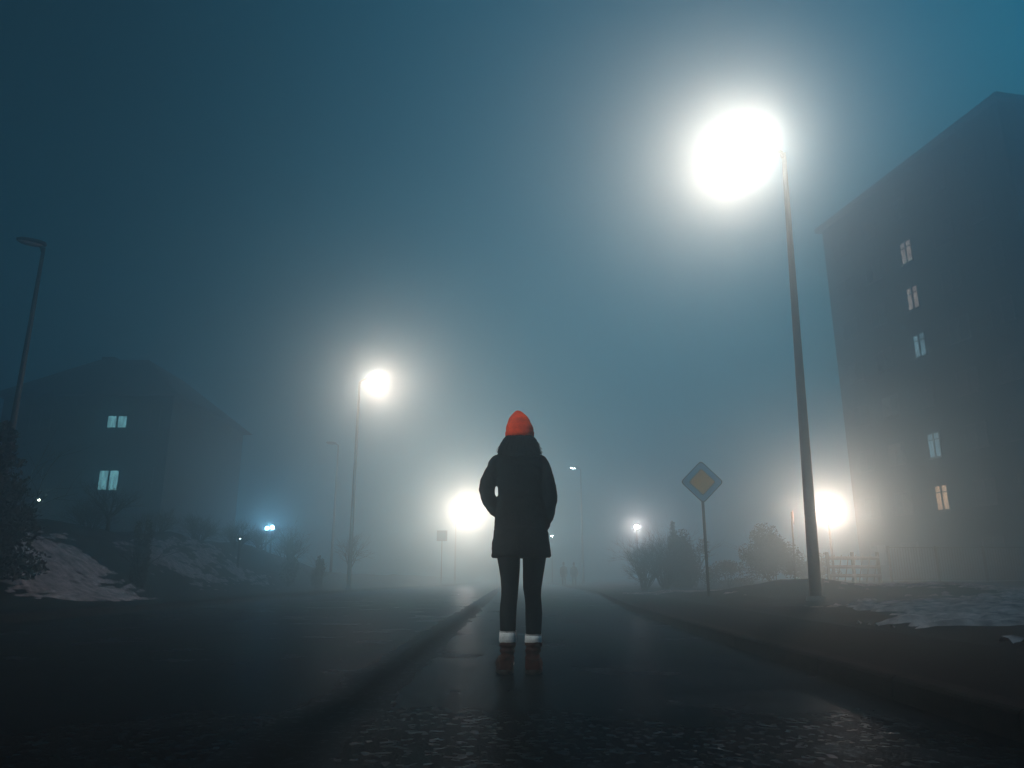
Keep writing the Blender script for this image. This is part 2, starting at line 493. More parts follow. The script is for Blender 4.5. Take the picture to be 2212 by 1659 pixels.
def bare_shrub(name, x, y, h, w, label, cat, group, seed, stems=9, depth=3):
    rnd = random.Random(seed)
    z = hgt(x, y)
    root = empty(name, (x, y, z - 0.03), label, cat, group)
    bm = bmesh.new()
    for i in range(stems):
        a = rnd.uniform(0, 6.283); lean = rnd.uniform(0.1, 1) * w / h
        grow_twigs(bm, (math.cos(a) * 0.08 * w, math.sin(a) * 0.08 * w, 0), (math.cos(a) * lean, math.sin(a) * lean, 1), h * rnd.uniform(0.5, 0.7), 0.012 + 0.006 * h, depth, rnd)
    link('branches', bm, M['bark'], root)
    return root
def bare_tree(x, y, h, w, label, group, seed, trunk=0.3):
    rnd = random.Random(seed)
    root = empty('bare_tree', (x, y, hgt(x, y) - 0.03), label, 'tree', group)
    bm = bmesh.new()
    pts = [(0, 0, 0), (0.02, 0.0, h * trunk * 0.5), (-0.02, 0.02, h * trunk)]
    tube(bm, pts, [0.05 + 0.012 * h, 0.04 + .01 * h, 0.03 + .009 * h], n=9)
    link('trunk', bm, M['bark'], root)
    bm = bmesh.new()
    for i in range(10):
        a = i * 2.4 + rnd.random(); lean = rnd.uniform(0.25, 1.0) * w / h * 1.3
        grow_twigs(bm, (-0.02, 0.02, h * trunk * rnd.uniform(0.85, 1)), (math.cos(a) * lean, math.sin(a) * lean, 0.8), h * (1 - trunk) * rnd.uniform(0.5, 0.68), 0.035, 3, rnd, 0.5, 0.2)
    link('crown', bm, M['bark'], root)
    return root
def leafy_shrub(x, y, h, w, label, group, seed, n=7500, leaf=0.055, name='shrub', cat='shrub', conical=False):
    rnd = random.Random(seed)
    root = empty(name, (x, y, hgt(x, y) - 0.03), label, cat, group)
    bm = bmesh.new()
    for i in range(7):
        a = rnd.uniform(0, 6.283)
        grow_twigs(bm, (0, 0, 0), (math.cos(a) * w / h * .8, math.sin(a) * w / h * .8, 1), h * 0.6, 0.02, 2, rnd)
    if conical:
        tube(bm, [(0, 0, 0), (0, 0, h * 0.97)], [0.04 + 0.01 * h, 0.01], n=7)
    link('stems' if not conical else 'trunk', bm, M['bark'], root)
    cl = []
    if conical:
        k = int(h * 7)
        for i in range(k):
            t = i / k; rr = w * (1 - t) ** 0.8
            for q in range(5):
                a = rnd.uniform(0, 6.283)
                cl.append(((math.cos(a) * rr * .6, math.sin(a) * rr * .6, h * (0.06 + 0.92 * t)), (rr * .5 + .05, rr * .5 + .05, 0.10 + 0.1 * (1 - t))))
    else:
        for i in range(15):
            a = rnd.uniform(0, 6.283); q = rnd.uniform(0, 0.75) * w; zc = rnd.uniform(0.12, 0.8) * h
            q *= (1 - max(0, zc / h - 0.5))
            s = rnd.uniform(0.22, 0.42)
            cl.append(((math.cos(a) * q, math.sin(a) * q, zc), (w * s, w * s, h * s * 0.7)))
    V, F = leaves(rnd, cl, n, leaf)
    link_raw('foliage', V, F, M['leaf'], root)
    return root

GS = 'shrubs right of the road'
leafy_shrub(7.25, 31.0, 2.45, 1.15, 'dense dark shrub behind the priority road sign, under the spiky treetop', GS, 11)
leafy_shrub(7.15, 33.5, 3.05, 0.55, 'small conifer with a spiky tip rising behind the shrub by the road sign', GS, 12, name='conifer', cat='tree', conical=True, n=3500)
bare_shrub('shrub', 5.15, 30.0, 1.8, 1.1, 'bare twiggy shrub below the small distant lamp, nearest the road', 'shrub', GS, 13, stems=30)
bare_shrub('shrub', 6.1, 30.5, 2.0, 1.1, 'bare twiggy shrub beside the dense dark shrub', 'shrub', GS, 14, stems=30)
leafy_shrub(8.9, 31.5, 1.2, 1.5, 'low shrub in the gap between the two large shrubs', GS, 15, n=3000)
leafy_shrub(10.2, 29.8, 2.4, 1.6, 'large rounded shrub just left of the tall lamp post', GS, 16, n=11000)
leafy_shrub(12.0, 30.5, 1.7, 1.3, 'rounded shrub just right of the tall lamp post, below the glowing globe lamp', GS, 17, n=4000)
GL = 'shrubs and trees on the left bank'
leafy_shrub(-10.15, 14.6, 3.2, 1.05, 'tall dark conifer cut off by the left edge, in front of the unlit lamp post', GL, 21, name='conifer', cat='tree', conical=True, n=7000)
leafy_shrub(-9.75, 14.0, 1.45, 0.5, 'black bush at the left edge beside the snow patch', GL, 22, n=3500)
bare_tree(-12.9, 24.0, 1.75, 1.5, 'bare spreading tree in front of the lower lit window on the left', GL, 23)
leafy_shrub(-9.75, 20.0, 1.75, 0.30, 'narrow upright shrub right of the left snow patch', GL, 24, n=2500, leaf=.045)
bare_tree(-7.85, 37.0, 2.6, 0.8, 'small bare tree just right of the lit left lamp post', GL, 25, 0.35)
leafy_shrub(-9.6, 33.0, 1.3, 0.5, 'rounded shrub at the low end of the left bank', GL, 26, n=2200)
leafy_shrub(-8.6, 34.0, 1.5, 0.42, 'upright shrub just left of the lit left lamp post', GL, 27, n=2200)
rows = [(-16.5, 24.5, 1.9, 1.5, 'broad dark bush on the ridge below the tiny light at far left'),
        (-14.3, 25.5, 1.3, 1.2, 'dark bush on the ridge between tiny light and bare tree'),
        (-13.2, 28.0, 1.35, 1.3, 'dark bush on the ridge just right of the bare tree'),
        (-12.2, 29.5, 1.25, 1.2, 'dark bush at the middle of the left ridge'),
        (-12.0, 33.0, 1.2, 1.2, 'dark bush just left of the blue glow on the ridge'),
        (-12.3, 37.0, 0.7, 1.1, 'low dark bush directly under the blue glow on the ridge'),
        (-10.8, 37.0, 0.8, 0.8, 'small dark bush just right of the blue glow on the ridge')]
for i, (x, y, h, w, lab) in enumerate(rows):
    px = 1106 + x / y * 1630
    ridge = 1045 + px * 0.183 if px < 300 else 1100 + (px - 300) * 0.162
    h = max(0.5, at(px, ridge - 4, y).z - hgt(x, y))
    bare_shrub('shrub', x, y, h * 1.05, w, lab, 'shrub', GL, 40 + i, stems=30)

# ------------------------------------------------------------------ lamps
def add_light(parent, loc, power, color, typ='SPOT', size=170, blend=1.0, aim=None, radius=0.12):
    ld = bpy.data.lights.new('lamp_light', typ)
    ld.energy = power * LIGHT; ld.color = color; ld.shadow_soft_size = radius
    if typ == 'AREA': ld.shape = 'RECTANGLE'; ld.size = radius; ld.size_y = 0.2; ld.spread = R(135)
    if typ == 'SPOT': ld.spot_size = R(size); ld.spot_blend = blend
    lo = bpy.data.objects.new('lamp_light', ld); COL.objects.link(lo); lo.parent = parent; lo.location = loc
    if aim: lo.rotation_euler = Vector(aim).to_track_quat('-Z', 'Y').to_euler()
    return lo
WHITE = (1.0, 0.50, 0.36)
def street_lamp(x, y, h, armv, label, group, power=0, lean=(0, 0), r0=0.11, drop=1.0, lens='lens', color=WHITE, size=160, tilt=0.6, side=0.0, typ='SPOT', head=0.75, src=0.12):
    z = hgt(x, y) if (x > xr(y) or x < xl(y)) else 0
    root = empty('street_lamp', (x, y, z), label, 'street lamp', group)
    H = h - z
    lx, ly = lean
    bm = bmesh.new()
    n = 10
    tube(bm, [(lx * (i / n), ly * (i / n), 0.0 + H * i / n) for i in range(n + 1)], [r0 - (r0 - 0.045) * i / n for i in range(n + 1)], n=20)
    link('pole', bm, M['galv'], root)
    bm = bmesh.new(); tube(bm, [(0, 0, -0.1), (0, 0, 0.08), (0, 0, 0.10)], [r0 * 1.55, r0 * 1.55, r0 * 1.15], n=20)
    link('base_collar', bm, M['dark_metal'], root)
    bm = bmesh.new(); box(bm, -0.045, 0.045, -r0 - 0.004, -r0 + 0.03, 0.7, 1.05)
    link('access_door', bm, M['dark_metal'], root, smooth=False)
    a = Vector((armv[0], armv[1], 0)); L = a.length; u = a.normalized(); top = Vector((lx, ly, H))
    bm = bmesh.new()
    tube(bm, [top + Vector((0, 0, -0.15)), top + Vector((0, 0, 0.02)) + u * 0.06, top + u * 0.2 + Vector((0, 0, 0.09)), top + u * max(0.25, L - head * .5) + Vector((0, 0, 0.09 + 0.08 * L))], [0.045, 0.042, 0.036, 0.032], n=12)
    link('arm', bm, M['galv'], root)
    e = top + u * L + Vector((0, 0, 0.10 + 0.08 * L))
    rot = u.to_track_quat('X', 'Z').to_matrix().to_4x4()
    T = Matrix.Translation(e) @ rot @ Matrix.Rotation(-0.1, 4, 'Y')
    bm = bmesh.new(); loft(bm, [(0, 0, -0.03, head * .48, .15), (0, 0, 0.02, head * .5, 0.16), (-.03, 0, 0.07, head * .42, 0.12), (-.08, 0, 0.10, head * .22, 0.06)], 24, 2.8)
    bmesh.ops.transform(bm, matrix=T, verts=bm.verts)
    hd = link('lamp_head', bm, M['dark_metal'], root)
    bm = bmesh.new(); loft(bm, [(0.02, 0, -0.10, head * .22, .06), (0.02, 0, -0.08, head * .34, .10), (0.02, 0, -0.032, head * .42, 0.13)], 20, 2.5)
    bmesh.ops.transform(bm, matrix=T, verts=bm.verts)
    link('lens', bm, M[lens], root)
    if power:
        add_light(root, e + Vector((0, 0, -0.22)), power, color, typ, aim=(u.x * tilt, u.y * tilt - side, -drop), size=size, radius=src)
    return root

GR = 'street lamps along the road'
street_lamp(5.72, 14.5, 9.65, (-0.82, -0.1), 'tall lamp post blazing white over the sidewalk at right, nearest lamp', GR, power=300, lean=(0.27, 0), r0=0.115, tilt=1.3, drop=0.42, side=0.10, typ='AREA', head=1.45, src=1.45)
street_lamp(-7.45, 35.0, 9.9, (0.70, -0.15), 'lit lamp post left of the road with its arm over the road', GR, power=1350, r0=0.105, tilt=1.0, drop=0.5, side=0.3, size=140)
street_lamp(5.95, 64.0, 9.75, (-0.65, -0.05), 'distant lamp post right of the person, its head a tiny dim streak', GR, power=15, r0=0.10, lens='lens_small', head=0.6)
street_lamp(-5.6, 75.0, 7.1, (1.2, -0.4), 'far lamp glowing as a white ball just left of the person', GR, power=6200, r0=0.10, typ='POINT')
street_lamp(-13.05, 19.0, 9.5, (-0.30, -0.1), 'unlit lamp post at the far left, above the conifer', GR, r0=0.09, lens='lens_off')
street_lamp(-12.1, 51.0, 9.6, (-0.5, 0), 'faint unlit lamp post behind the lit left lamp post', GR, r0=0.09, lens='lens_off')
# the row goes on behind the photographer: this one lights hat, socks and left bank
street_lamp(-7.5, -3.0, 9.7, (1.2, 0), 'lamp post of the left row standing behind the viewpoint', GR, power=1750, r0=0.105, color=(1.0, 0.95, 0.88), side=-1.3, tilt=0.35, drop=0.95, size=80)

def globe_lamp(x, y, h, r, label, power, color=WHITE, lens='lens'):
    z = hgt(x, y)
    root = empty('globe_lamp', (x, y, z), label, 'lamp', 'lamps on posts beyond the verge')
    bm = bmesh.new(); tube(bm, [(0, 0, 0), (0, 0, h - z - r)], [0.06, 0.04], n=14); link('pole', bm, M['dark_metal'], root)
    bm = bmesh.new(); tube(bm, [(0, 0, h - z - r - 0.05), (0, 0, h - z - r * .8)], [0.07, r * .55], n=14); link('socket', bm, M['dark_metal'], root)
    bm = bmesh.new(); ball(bm, (0, 0, h - z), r, 14); g = link('globe', bm, M[lens], root)
    if power:      # the glowing globe itself is the light
        g.data.materials.clear()
        g.data.materials.append(mat('glowing_globe', (0.8, 0.8, 0.8), 0.4, emit=color, estr=power * LIGHT / (39.5 * r * r)))
    return root
p = at(1787, 1101, 35); globe_lamp(p.x, p.y, p.z, 0.33, 'bright warm globe lamp right of the tall lamp post, by the apartment block', 1050, (1.0, 0.51, 0.37))
p = at(1375, 1138, 58); globe_lamp(p.x, p.y, p.z, 0.16, 'small distant globe lamp above the bare shrubs', 450, (1.0, 0.55, 0.46))
p = at(1192, 1157, 80); globe_lamp(p.x, p.y, p.z, 0.10, 'tiny point of lamp light beside the person\'s right hip', 30, (1, .95, .9))
p = at(84, 1080, 34); globe_lamp(p.x, p.y, p.z, 0.05, 'tiny light over the ridge at the far left', 0, lens='lens')
p = at(519, 1163, 30); globe_lamp(p.x, p.y, p.z, 0.018, 'pinprick light on the bank left of the blue glow', 0, lens='lens_small')
for i, (px, py) in enumerate(((577, 1141), (588, 1139))):
    p = at(px, py, 44); globe_lamp(p.x, p.y, p.z, 0.09, ['left', 'right'][i] + ' one of the two low lamps making the blue glow behind the left ridge', 55, (0.45, 0.75, 1.0), lens='lens_small')

# ------------------------------------------------------------------ signs
def plate_diamond(bm, c, half, y0, y1, rr=0.12):
    """square on its corner with rounded corners, extruded in y"""
    pts = []
    for k in range(4):
        a = math.pi / 2 * k
        tip = Vector((math.cos(a), math.sin(a))) * half
        prv = Vector((math.cos(a - math.pi / 2), math.sin(a - math.pi / 2))) * half
        nxt = Vector((math.cos(a + math.pi / 2), math.sin(a + math.pi / 2))) * half
        A = tip.lerp(prv, rr); B = tip.lerp(nxt, rr)
        for t in (0, .25, .5, .75, 1):
            q = A * (1 - t) ** 2 + tip * 2 * t * (1 - t) + B * t * t
            pts.append(q)
    f = [bm.verts.new((c[0] + q.x, y0, c[1] + q.y)) for q in pts]
    g = [bm.verts.new((c[0] + q.x, y1, c[1] + q.y)) for q in pts]
    bm.faces.new(f); bm.faces.new(list(reversed(g)))
    n = len(pts)
    for i in range(n): bm.faces.new((f[i], g[i], g[(i + 1) % n], f[(i + 1) % n]))
M['sign_white'] = mat('reflective_white', (0.10, 0.30, 0.46), 0.4, 0.4, 0, 0.06, 6)
M['sign_yellow'] = mat('reflective_yellow', (0.70, 0.33, 0.02), 0.4, 0.4, 0, 0.10, 6)
M['sign_black'] = mat('black_border', (0.02, 0.02, 0.02), 0.5, 0.4, 0, 0.1, 6)
D = 17.8
b0 = at(1531, 1284, D); c0 = at(1515.5, 1041, D)
root = empty('road_sign', (b0.x, D, hgt(b0.x, D)), 'yellow and white diamond priority road sign on a grey pole at the verge', 'road sign')
zc = c0.z - hgt(b0.x, D); dxs = c0.x - b0.x
bm = bmesh.new(); tube(bm, [(0, 0, -0.1), (dxs, 0, zc + 0.35)], 0.034, n=14); link('pole', bm, M['galv'], root)
bm = bmesh.new(); plate_diamond(bm, (dxs, zc), 0.515, -0.050, -0.036); bk = link('sign_plate', bm, M['sign_black'], root, smooth=False)
bm = bmesh.new(); plate_diamond(bm, (dxs, zc), 0.487, -0.053, -0.049); link('white_face', bm, M['sign_white'], bk, smooth=False)
bm = bmesh.new(); plate_diamond(bm, (dxs, zc), 0.325, -0.056, -0.052); link('black_border', bm, M['sign_black'], bk, smooth=False)
bm = bmesh.new(); plate_diamond(bm, (dxs, zc), 0.305, -0.059, -0.055); link('yellow_face', bm, M['sign_yellow'], bk, smooth=False)
bm = bmesh.new()
bm.free()
for zz in (-0.2, 0.2):
    bm = bmesh.new(); box(bm, dxs - 0.06, dxs + 0.06, -0.035, 0.04, zc + zz - 0.02, zc + zz + 0.02)
    link('clamp', bm, M['galv'], root, smooth=False)

D = 55.0
c0 = at(955, 1157, D)
root = empty('road_sign', (c0.x, D, 0.10), 'faint dark square sign on a thin pole left of the far white glow', 'road sign')
zc = c0.z - 0.10
bm = bmesh.new(); tube(bm, [(0, 0, -0.2), (0, 0, zc + 0.35)], 0.035, n=10); link('pole', bm, M['dark_metal'], root)
bm = bmesh.new(); box(bm, -0.38, 0.38, -0.05, -0.036, zc - 0.38, zc + 0.38); link('sign_plate', bm, M['sign_black'], root, smooth=False)
D = 27.5
c0 = at(1711, 1117, D); b0 = at(1717, 1252, D)
root = empty('road_sign', (b0.x, D, hgt(b0.x, D)), 'thin pole with a narrow sign seen edge-on, left of the tall lamp post', 'road sign')
zc = c0.z - hgt(b0.x, D); dx = c0.x - b0.x
bm = bmesh.new(); tube(bm, [(0, 0, -0.1), (dx, 0, zc + 0.2)], 0.03, n=10); link('pole', bm, M['galv'], root)
bm = bmesh.new(); box(bm, -0.3, 0.3, -0.045, -0.032, -0.25, 0.25, Matrix.Translation((dx, 0, zc)) @ Matrix.Rotation(R(68), 4, 'Z')); link('sign_plate', bm, M['galv'], root, smooth=False)

# ------------------------------------------------------------------ fences
def railing(x0, x1, y, h, label):
    zb = min(hgt(x0, y), hgt(x1, y))
    root = empty('railing_fence', (x0, y, zb), label, 'fence')
    L = x1 - x0
    bm = bmesh.new(); box(bm, 0, L, -0.02, 0.02, h - 0.04, h); box(bm, 0, L, -0.02, 0.02, 0.12, 0.15); link('rails', bm, M['dark_metal'], root, smooth=False)
    bm = bmesh.new(); x = 0.12
    while x < L:
        box(bm, x - 0.008, x + 0.008, -0.008, 0.008, 0.151, h - 0.041); x += 0.115
    link('bars', bm, M['dark_metal'], root, smooth=False)
    x = 0
    while x <= L + 0.01:
        bm = bmesh.new(); box(bm, x - 0.035, x + 0.035, 0.021, 0.09, -0.3, h + 0.04); link('post', bm, M['dark_metal'], root, smooth=False); x += 2.0
railing(15.9, 27.9, 32.0, 1.45, 'dark vertical-bar railing in front of the apartment block at right')
root = empty('garden_fence', (11.9, 28.6, hgt(12.5, 28.6)), 'low lattice fence with snow on its rails below the warm globe lamp', 'fence')
bm = bmesh.new()
for i in range(3): box(bm, 0, 1.9, -0.03, 0.03, 0.28 + i * 0.32, 0.34 + i * 0.32)
link('rails', bm, M['wood'], root, smooth=False)
bm = bmesh.new()
for i in range(3): box(bm, 0.02, 1.88, -0.04, 0.03, 0.343 + i * 0.32, 0.40 + i * 0.32)
link('snow_cap', bm, M['snow'], root, smooth=False)
bm = bmesh.new()
for i in range(7):
    tube(bm, [(i * 0.27, 0.045, 0.1), (i * 0.27 + 0.25, 0.045, 1.1)], 0.018, n=5)
link('lattice', bm, M['wood'], root)
for x in (0.0, 0.95, 1.9):
    bm = bmesh.new(); box(bm, x - 0.045, x + 0.045, 0.065, 0.155, -0.3, 1.2); link('post', bm, M['wood'], root, smooth=False)

# ------------------------------------------------------------------ buildings
def window(root, T, w, h, glass, panes=2, transom=0.28):
    """frame standing in the wall plane (local x along the wall, -y outward)"""
    bm = bmesh.new(); f = 0.06
    for (a, b, c, d) in ((-w / 2, w / 2, h / 2 - f, h / 2), (-w / 2, w / 2, -h / 2, -h / 2 + f), (-w / 2, -w / 2 + f, -h / 2 + f, h / 2 - f), (w / 2 - f, w / 2, -h / 2 + f, h / 2 - f), (-0.05, 0.05, -h / 2 + f, h / 2 - f)):
        box(bm, a, b, -0.07, 0.03, c, d, T)
    if transom: box(bm, -w / 2 + f, w / 2 - f, -0.068, 0.028, h / 2 - h * transom - 0.04, h / 2 - h * transom + 0.03, T)
    o = link('window', bm, M['frame'], root, smooth=False)
    bm = bmesh.new(); box(bm, -w / 2 + f, w / 2 - f, -0.03, 0.02, -h / 2 + f, h / 2 - f, T)
    link('pane', bm, glass, o, smooth=False)
    bm = bmesh.new(); box(bm, -w / 2 - 0.05, w / 2 + 0.05, -0.14, 0.0, -h / 2 - 0.05, -h / 2 - 0.002, T)
    link('sill', bm, M['frame'], o, smooth=False)
    return o
A = Vector((22.2, 48.5, 0)); B = Vector((25.2, 33.5, 0))
u = (B - A).normalized(); ang = math.atan2(u.y, u.x)
HB = 24.6; LB = (B - A).length; DB = 13.0
root = empty('apartment_building', (A.x, A.y, 0.35), 'tall apartment block looming at the right with a column of lit stair windows', 'building', rz=ang)
Hb = HB - 0.35
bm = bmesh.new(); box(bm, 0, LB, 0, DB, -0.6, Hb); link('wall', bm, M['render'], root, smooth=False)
bm = bmesh.new(); box(bm, -0.35, LB + 0.35, -0.35, DB + .35, Hb + 0.002, Hb + 0.3); rf = link('roof', bm, M['roof'], root, smooth=False)
bm = bmesh.new(); box(bm, 5, 8, 4, 8, Hb + 0.302, Hb + 2.0); link('stair_head', bm, M['render'], rf, smooth=False)
levels = [4.95 - 0.35 + 2.93 * i - 0.05 for i in range(-1, 7)]
sw = (41.0 - 48.5) / u.y     # where the stair windows stand along the wall
for j, z in enumerate(levels):
    g = {1: 'lit_warm', 2: 'lit_cool', 4: 'lit_cool', 5: 'lit_warm_dim', 6: 'lit_warm_dim', 7: 'glass_off'}.get(j, 'glass_off')
    if j >= 1: window(root, Matrix.Translation((sw, -0.0, z)), 0.95, 1.4, M[g])
    for q in (1.8, 4.6, 10.6, 13.4):
        window(root, Matrix.Translation((q, -0.0, z)), 1.4, 1.3, M['glass_off'], transom=0)
    for q in (2.5, 6.5, 10.5):
        window(root, Matrix.Translation((LB, q, z)) @ Matrix.Rotation(math.pi / 2, 4, 'Z'), 1.4, 1.3, M['glass_off'], transom=0)

root = empty('house', (-28.2, 40, 0.8), 'large house on the left bank with two lit windows one above the other', 'building')
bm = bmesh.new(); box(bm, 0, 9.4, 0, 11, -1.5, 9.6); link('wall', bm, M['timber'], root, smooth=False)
bm = bmesh.new()
v = [bm.verts.new(c) for c in ((-0.5, -0.5, 9.602), (9.9, -0.5, 9.602), (9.9, 11.5, 9.602), (-0.5, 11.5, 9.602), (3.2, 3.0, 12.6), (6.2, 3.0, 12.6), (6.2, 8.0, 12.6), (3.2, 8.0, 12.6))]
for f in ((3, 2, 1, 0), (0, 1, 5, 4), (1, 2, 6, 5), (2, 3, 7, 6), (3, 0, 4, 7), (4, 5, 6, 7)): bm.faces.new([v[i] for i in f])
rf = link('roof', bm, M['roof'], root, smooth=False)
bm = bmesh.new(); box(bm, 2.2, 3.0, 5, 5.8, 10.5, 13.4); link('chimney', bm, M['render'], rf, smooth=False)
pA = at(254, 911, 40); pB = at(235, 1037, 40)
window(root, Matrix.Translation((pA.x + 28.2, 0, pA.z - 0.8)), 1.15, 0.75, M['lit_cyan'], transom=0)
window(root, Matrix.Translation((pB.x + 28.2, 0, pB.z - 0.8)), 1.15, 1.15, M['lit_cyan'], transom=0)
for (q, z) in ((2.2, 8.3), (2.2, 5.0), (8.2, 8.3), (8.2, 5.0), (2.2, 1.9), (8.2, 1.9)):
    window(root, Matrix.Translation((q, 0, z)), 1.2, 1.2, M['glass_off'], transom=0)

# ------------------------------------------------------------------ people
M['skin'] = mat('skin', (0.55, 0.36, 0.28), 0.5, 0.4, 0, 0.08, 12)
M['coat'] = mat('black_coat_fabric', (0.004, 0.0045, 0.005), 0.9, 0.05, 0, 0.25, 6, 0.25, 60)
M['leggings'] = mat('black_leggings', (0.003, 0.003, 0.0035), 0.9, 0.05, 0, 0.2, 10)
M['boot'] = mat('brown_leather', (0.030, 0.009, 0.004), 0.7, 0.1, 0, 0.35, 14, 0.35, 50)
M['sole'] = mat('dark_rubber', (0.02, 0.018, 0.016), 0.8, 0.2, 0, 0.2, 10)
M['sock'] = mat('white_wool', (0.62, 0.66, 0.66), 0.9, 0.1, 0, 0.15, 60, 0.6, 140)
M['hair'] = mat('dark_brown_hair', (0.006, 0.0045, 0.004), 0.8, 0.1, 0, 0.3, 30)
M['eye'] = mat('eye', (0.6, 0.6, 0.6), 0.2)
def wool():
    m = mat('orange_knit_wool', (0.95, 0.075, 0.008), 0.9, 0.1, 0, 0.28, 18, 0.5, 220)
    return m
M['hat'] = wool()

PD = 5.0
def C(cx, cyy, dy=0.0):
    """point of the figure: measured on a close view of the person, at distance PD"""
    px = (1750 + cx / 1.3833) / 1.8228; py = (1550 + cyy / 1.3833) / 1.8228
    v = at(px, py, PD); return Vector((v.x, PD + dy, v.z))
K = 0.00124
def ringrow(rows, dy=0.0, depth=0.13, origin=Vector((0, 0, 0))):
    out = []
    for row in rows:
        y, l, r = row[:3]
        d = row[3] if len(row) > 3 else depth
        off = row[4] if len(row) > 4 else dy
        a = C(l, y); b = C(r, y)
        out.append(((a.x + b.x) / 2 - origin.x, PD + off - origin.y, a.z - origin.z, (b.x - a.x) / 2, d))
    return out[::-1] if out[0][2] > out[-1][2] else out

foot = C(410, 1530)
P0 = Vector((foot.x, PD, 0))
person = empty('person', P0, 'person standing on the road, back turned, in orange knit hat, dark coat and brown boots', 'person')
def CC(cx, cyy, dy=0.0): return C(cx, cyy, dy) - P0
rr_ = lambda rows, **k: ringrow(rows, origin=P0, **k)

# body (one continuous surface; clothed except for the face)
def hand(bm, wrist, dirv, side):
    d = Vector(dirv).normalized(); n_ = Vector((1, 0, 0)) * side; s = d.cross(n_).normalized()
    tube(bm, [wrist, wrist + d * .03, wrist + d * .09], [0.022, 0.034, 0.036], n=12, flat=0.5)
    for k, (o_, l_) in enumerate(((-.026, .062), (-.009, .072), (.009, .067), (.026, .052))):
        b = wrist + d * .085 + s * o_
        tube(bm, [b, b + d * l_ * .45 - n_ * .006, b + d * l_ * .75 - n_ * .018, b + d * l_ * .9 - n_ * .030], [.0088, .0082, .0075, .006], n=8)
    b = wrist + d * .03 - s * .03
    tube(bm, [b, b + d * .03 - s * .022, b + d * .06 - s * .026 - n_ * .01], [.011, .0095, .007], n=8)
bm = bmesh.new()
hc = CC(409, 190); zh = hc.z
loft(bm, [(hc.x, 0.045, zh - .135, .025, .03), (hc.x, 0.035, zh - .115, .045, .055), (hc.x, 0.015, zh - .07, .064, .08), (hc.x, 0.01, zh - .02, .068, .085), (hc.x, 0.008, zh + .02, .062, .080), (hc.x, 0.005, zh + .05, .045, .060), (hc.x, 0.003, zh + .066, .022, .03)], 28)
ball(bm, (hc.x, 0.100, zh - .055), (.011, .020, .022), 12)     # nose
ball(bm, (hc.x, 0.082, zh - .088), (.024, .014, .008), 12)     # lips
ball(bm, (hc.x, 0.072, zh - .125), (.024, .022, .018), 12)     # chin
for sx_ in (-1, 1):
    ball(bm, (hc.x + sx_ * .073, 0.0, zh - .04), (.008, .018, .032), 10)   # ears
    ball(bm, (hc.x + sx_ * .030, 0.078, zh - .028), (.018, .014, .012), 10) # brow and lids
tube(bm, [(hc.x, 0.0, zh - .22), (hc.x, 0.0, zh - .06)], [.062, .052], n=18)
tors = rr_([(345, 320, 480, .06), (380, 292, 520, .09), (450, 305, 520, .10), (560, 318, 512, .095), (650, 310, 520, .10), (760, 300, 535, .115), (830, 300, 540, .115), (880, 320, 515, .08)])
loft(bm, tors, 28)
legL = [(880, 296, 410), (950, 303, 407), (1000, 310, 403), (1060, 314, 399), (1100, 314, 396), (1150, 309, 390), (1200, 306, 387), (1290, 312, 380), (1400, 322, 372), (1480, 322, 374)]
legR = [(880, 430, 545), (950, 431, 540), (1000, 433, 531), (1060, 434, 523), (1100, 440, 521), (1150, 446, 525), (1200, 446, 527), (1305, 452, 520), (1400, 458, 508), (1480, 458, 508)]
dep = [.088, .082, .074, .062, .056, .056, .056, .045, .036, .036]
for rows in (legL, legR):
    loft(bm, rr_([(a, b, c, d) for (a, b, c), d in zip(rows, dep)]), 24)
for cx in (347, 483):
    q = CC(cx, 1500); tube(bm, [(q.x, -.05, .055), (q.x, .03, .06), (q.x, .15, .035)], [.035, .04, .032], n=12)
LA = [(292, 374, 0, .046), (262, 440, -.02, .040), (236, 520, -.05, .036), (249, 575, -.01, .033), (292, 632, .06, .024)]
RA = [(521, 380, 0, .046), (543, 440, -.015, .040), (560, 530, -.03, .036), (562, 590, -.01, .033), (553, 650, .03, .029), (540, 705, .06, .024)]
for arm, sd in ((LA, -1), (RA, 1)):
    tube(bm, [CC(a, b, c) for a, b, c, d in arm], [d for *_, d in arm], n=16)
    hand(bm, CC(*arm[-1][:3]), (0.25 if sd < 0 else -.12, 0.25, -1), sd)
fuse('body', bm, M['skin'], person, voxel=0.006, smooth=2)
bm = bmesh.new()
for sx_ in (-1, 1): ball(bm, (hc.x + sx_ * .030, 0.084, zh - .036), .0115, 12)
link('eyes', bm, M['eye'], person)

# coat
bm = bmesh.new()
trows = [(322, 345, 465, .055), (334, 310, 500, .075), (350, 282, 530, .095), (378, 272, 543, .115), (420, 276, 545, .13), (470, 282, 545, .13), (530, 292, 543, .122), (560, 291, 544, .122), (600, 284, 548, .127), (650, 277, 553, .135),
         (700, 273, 560, .142), (738, 270, 562, .145), (760, 268, 566, .15), (800, 263, 572, .155), (850, 257, 579, .16), (884, 254, 582, .162), (893, 258, 578, .160)]
loft(bm, rr_(trows), 40, 2.25)
LAc = [(292, 372, 0, .053), (278, 400, -.005, .056), (258, 445, -.02, .0555), (238, 495, -.045, .054), (231, 525, -.05, .054), (236, 560, -.03, .050), (252, 592, .0, .049), (282, 628, .05, .046), (312, 652, .09, .040)]
RAc = [(518, 378, 0, .056), (532, 405, -.005, .058), (546, 445, -.015, .0575), (559, 505, -.03, .057), (566, 545, -.035, .0575), (568, 590, -.015, .0545), (560, 650, .02, .051), (544, 708, .06, .046), (528, 742, .10, .040)]
for arm in (LAc, RAc):
    tube(bm, [CC(a, b, c) for a, b, c, d in arm], [d for *_, d in arm], n=24)
    ball(bm, CC(arm[0][0], arm[0][1], 0), arm[0][3], 20)
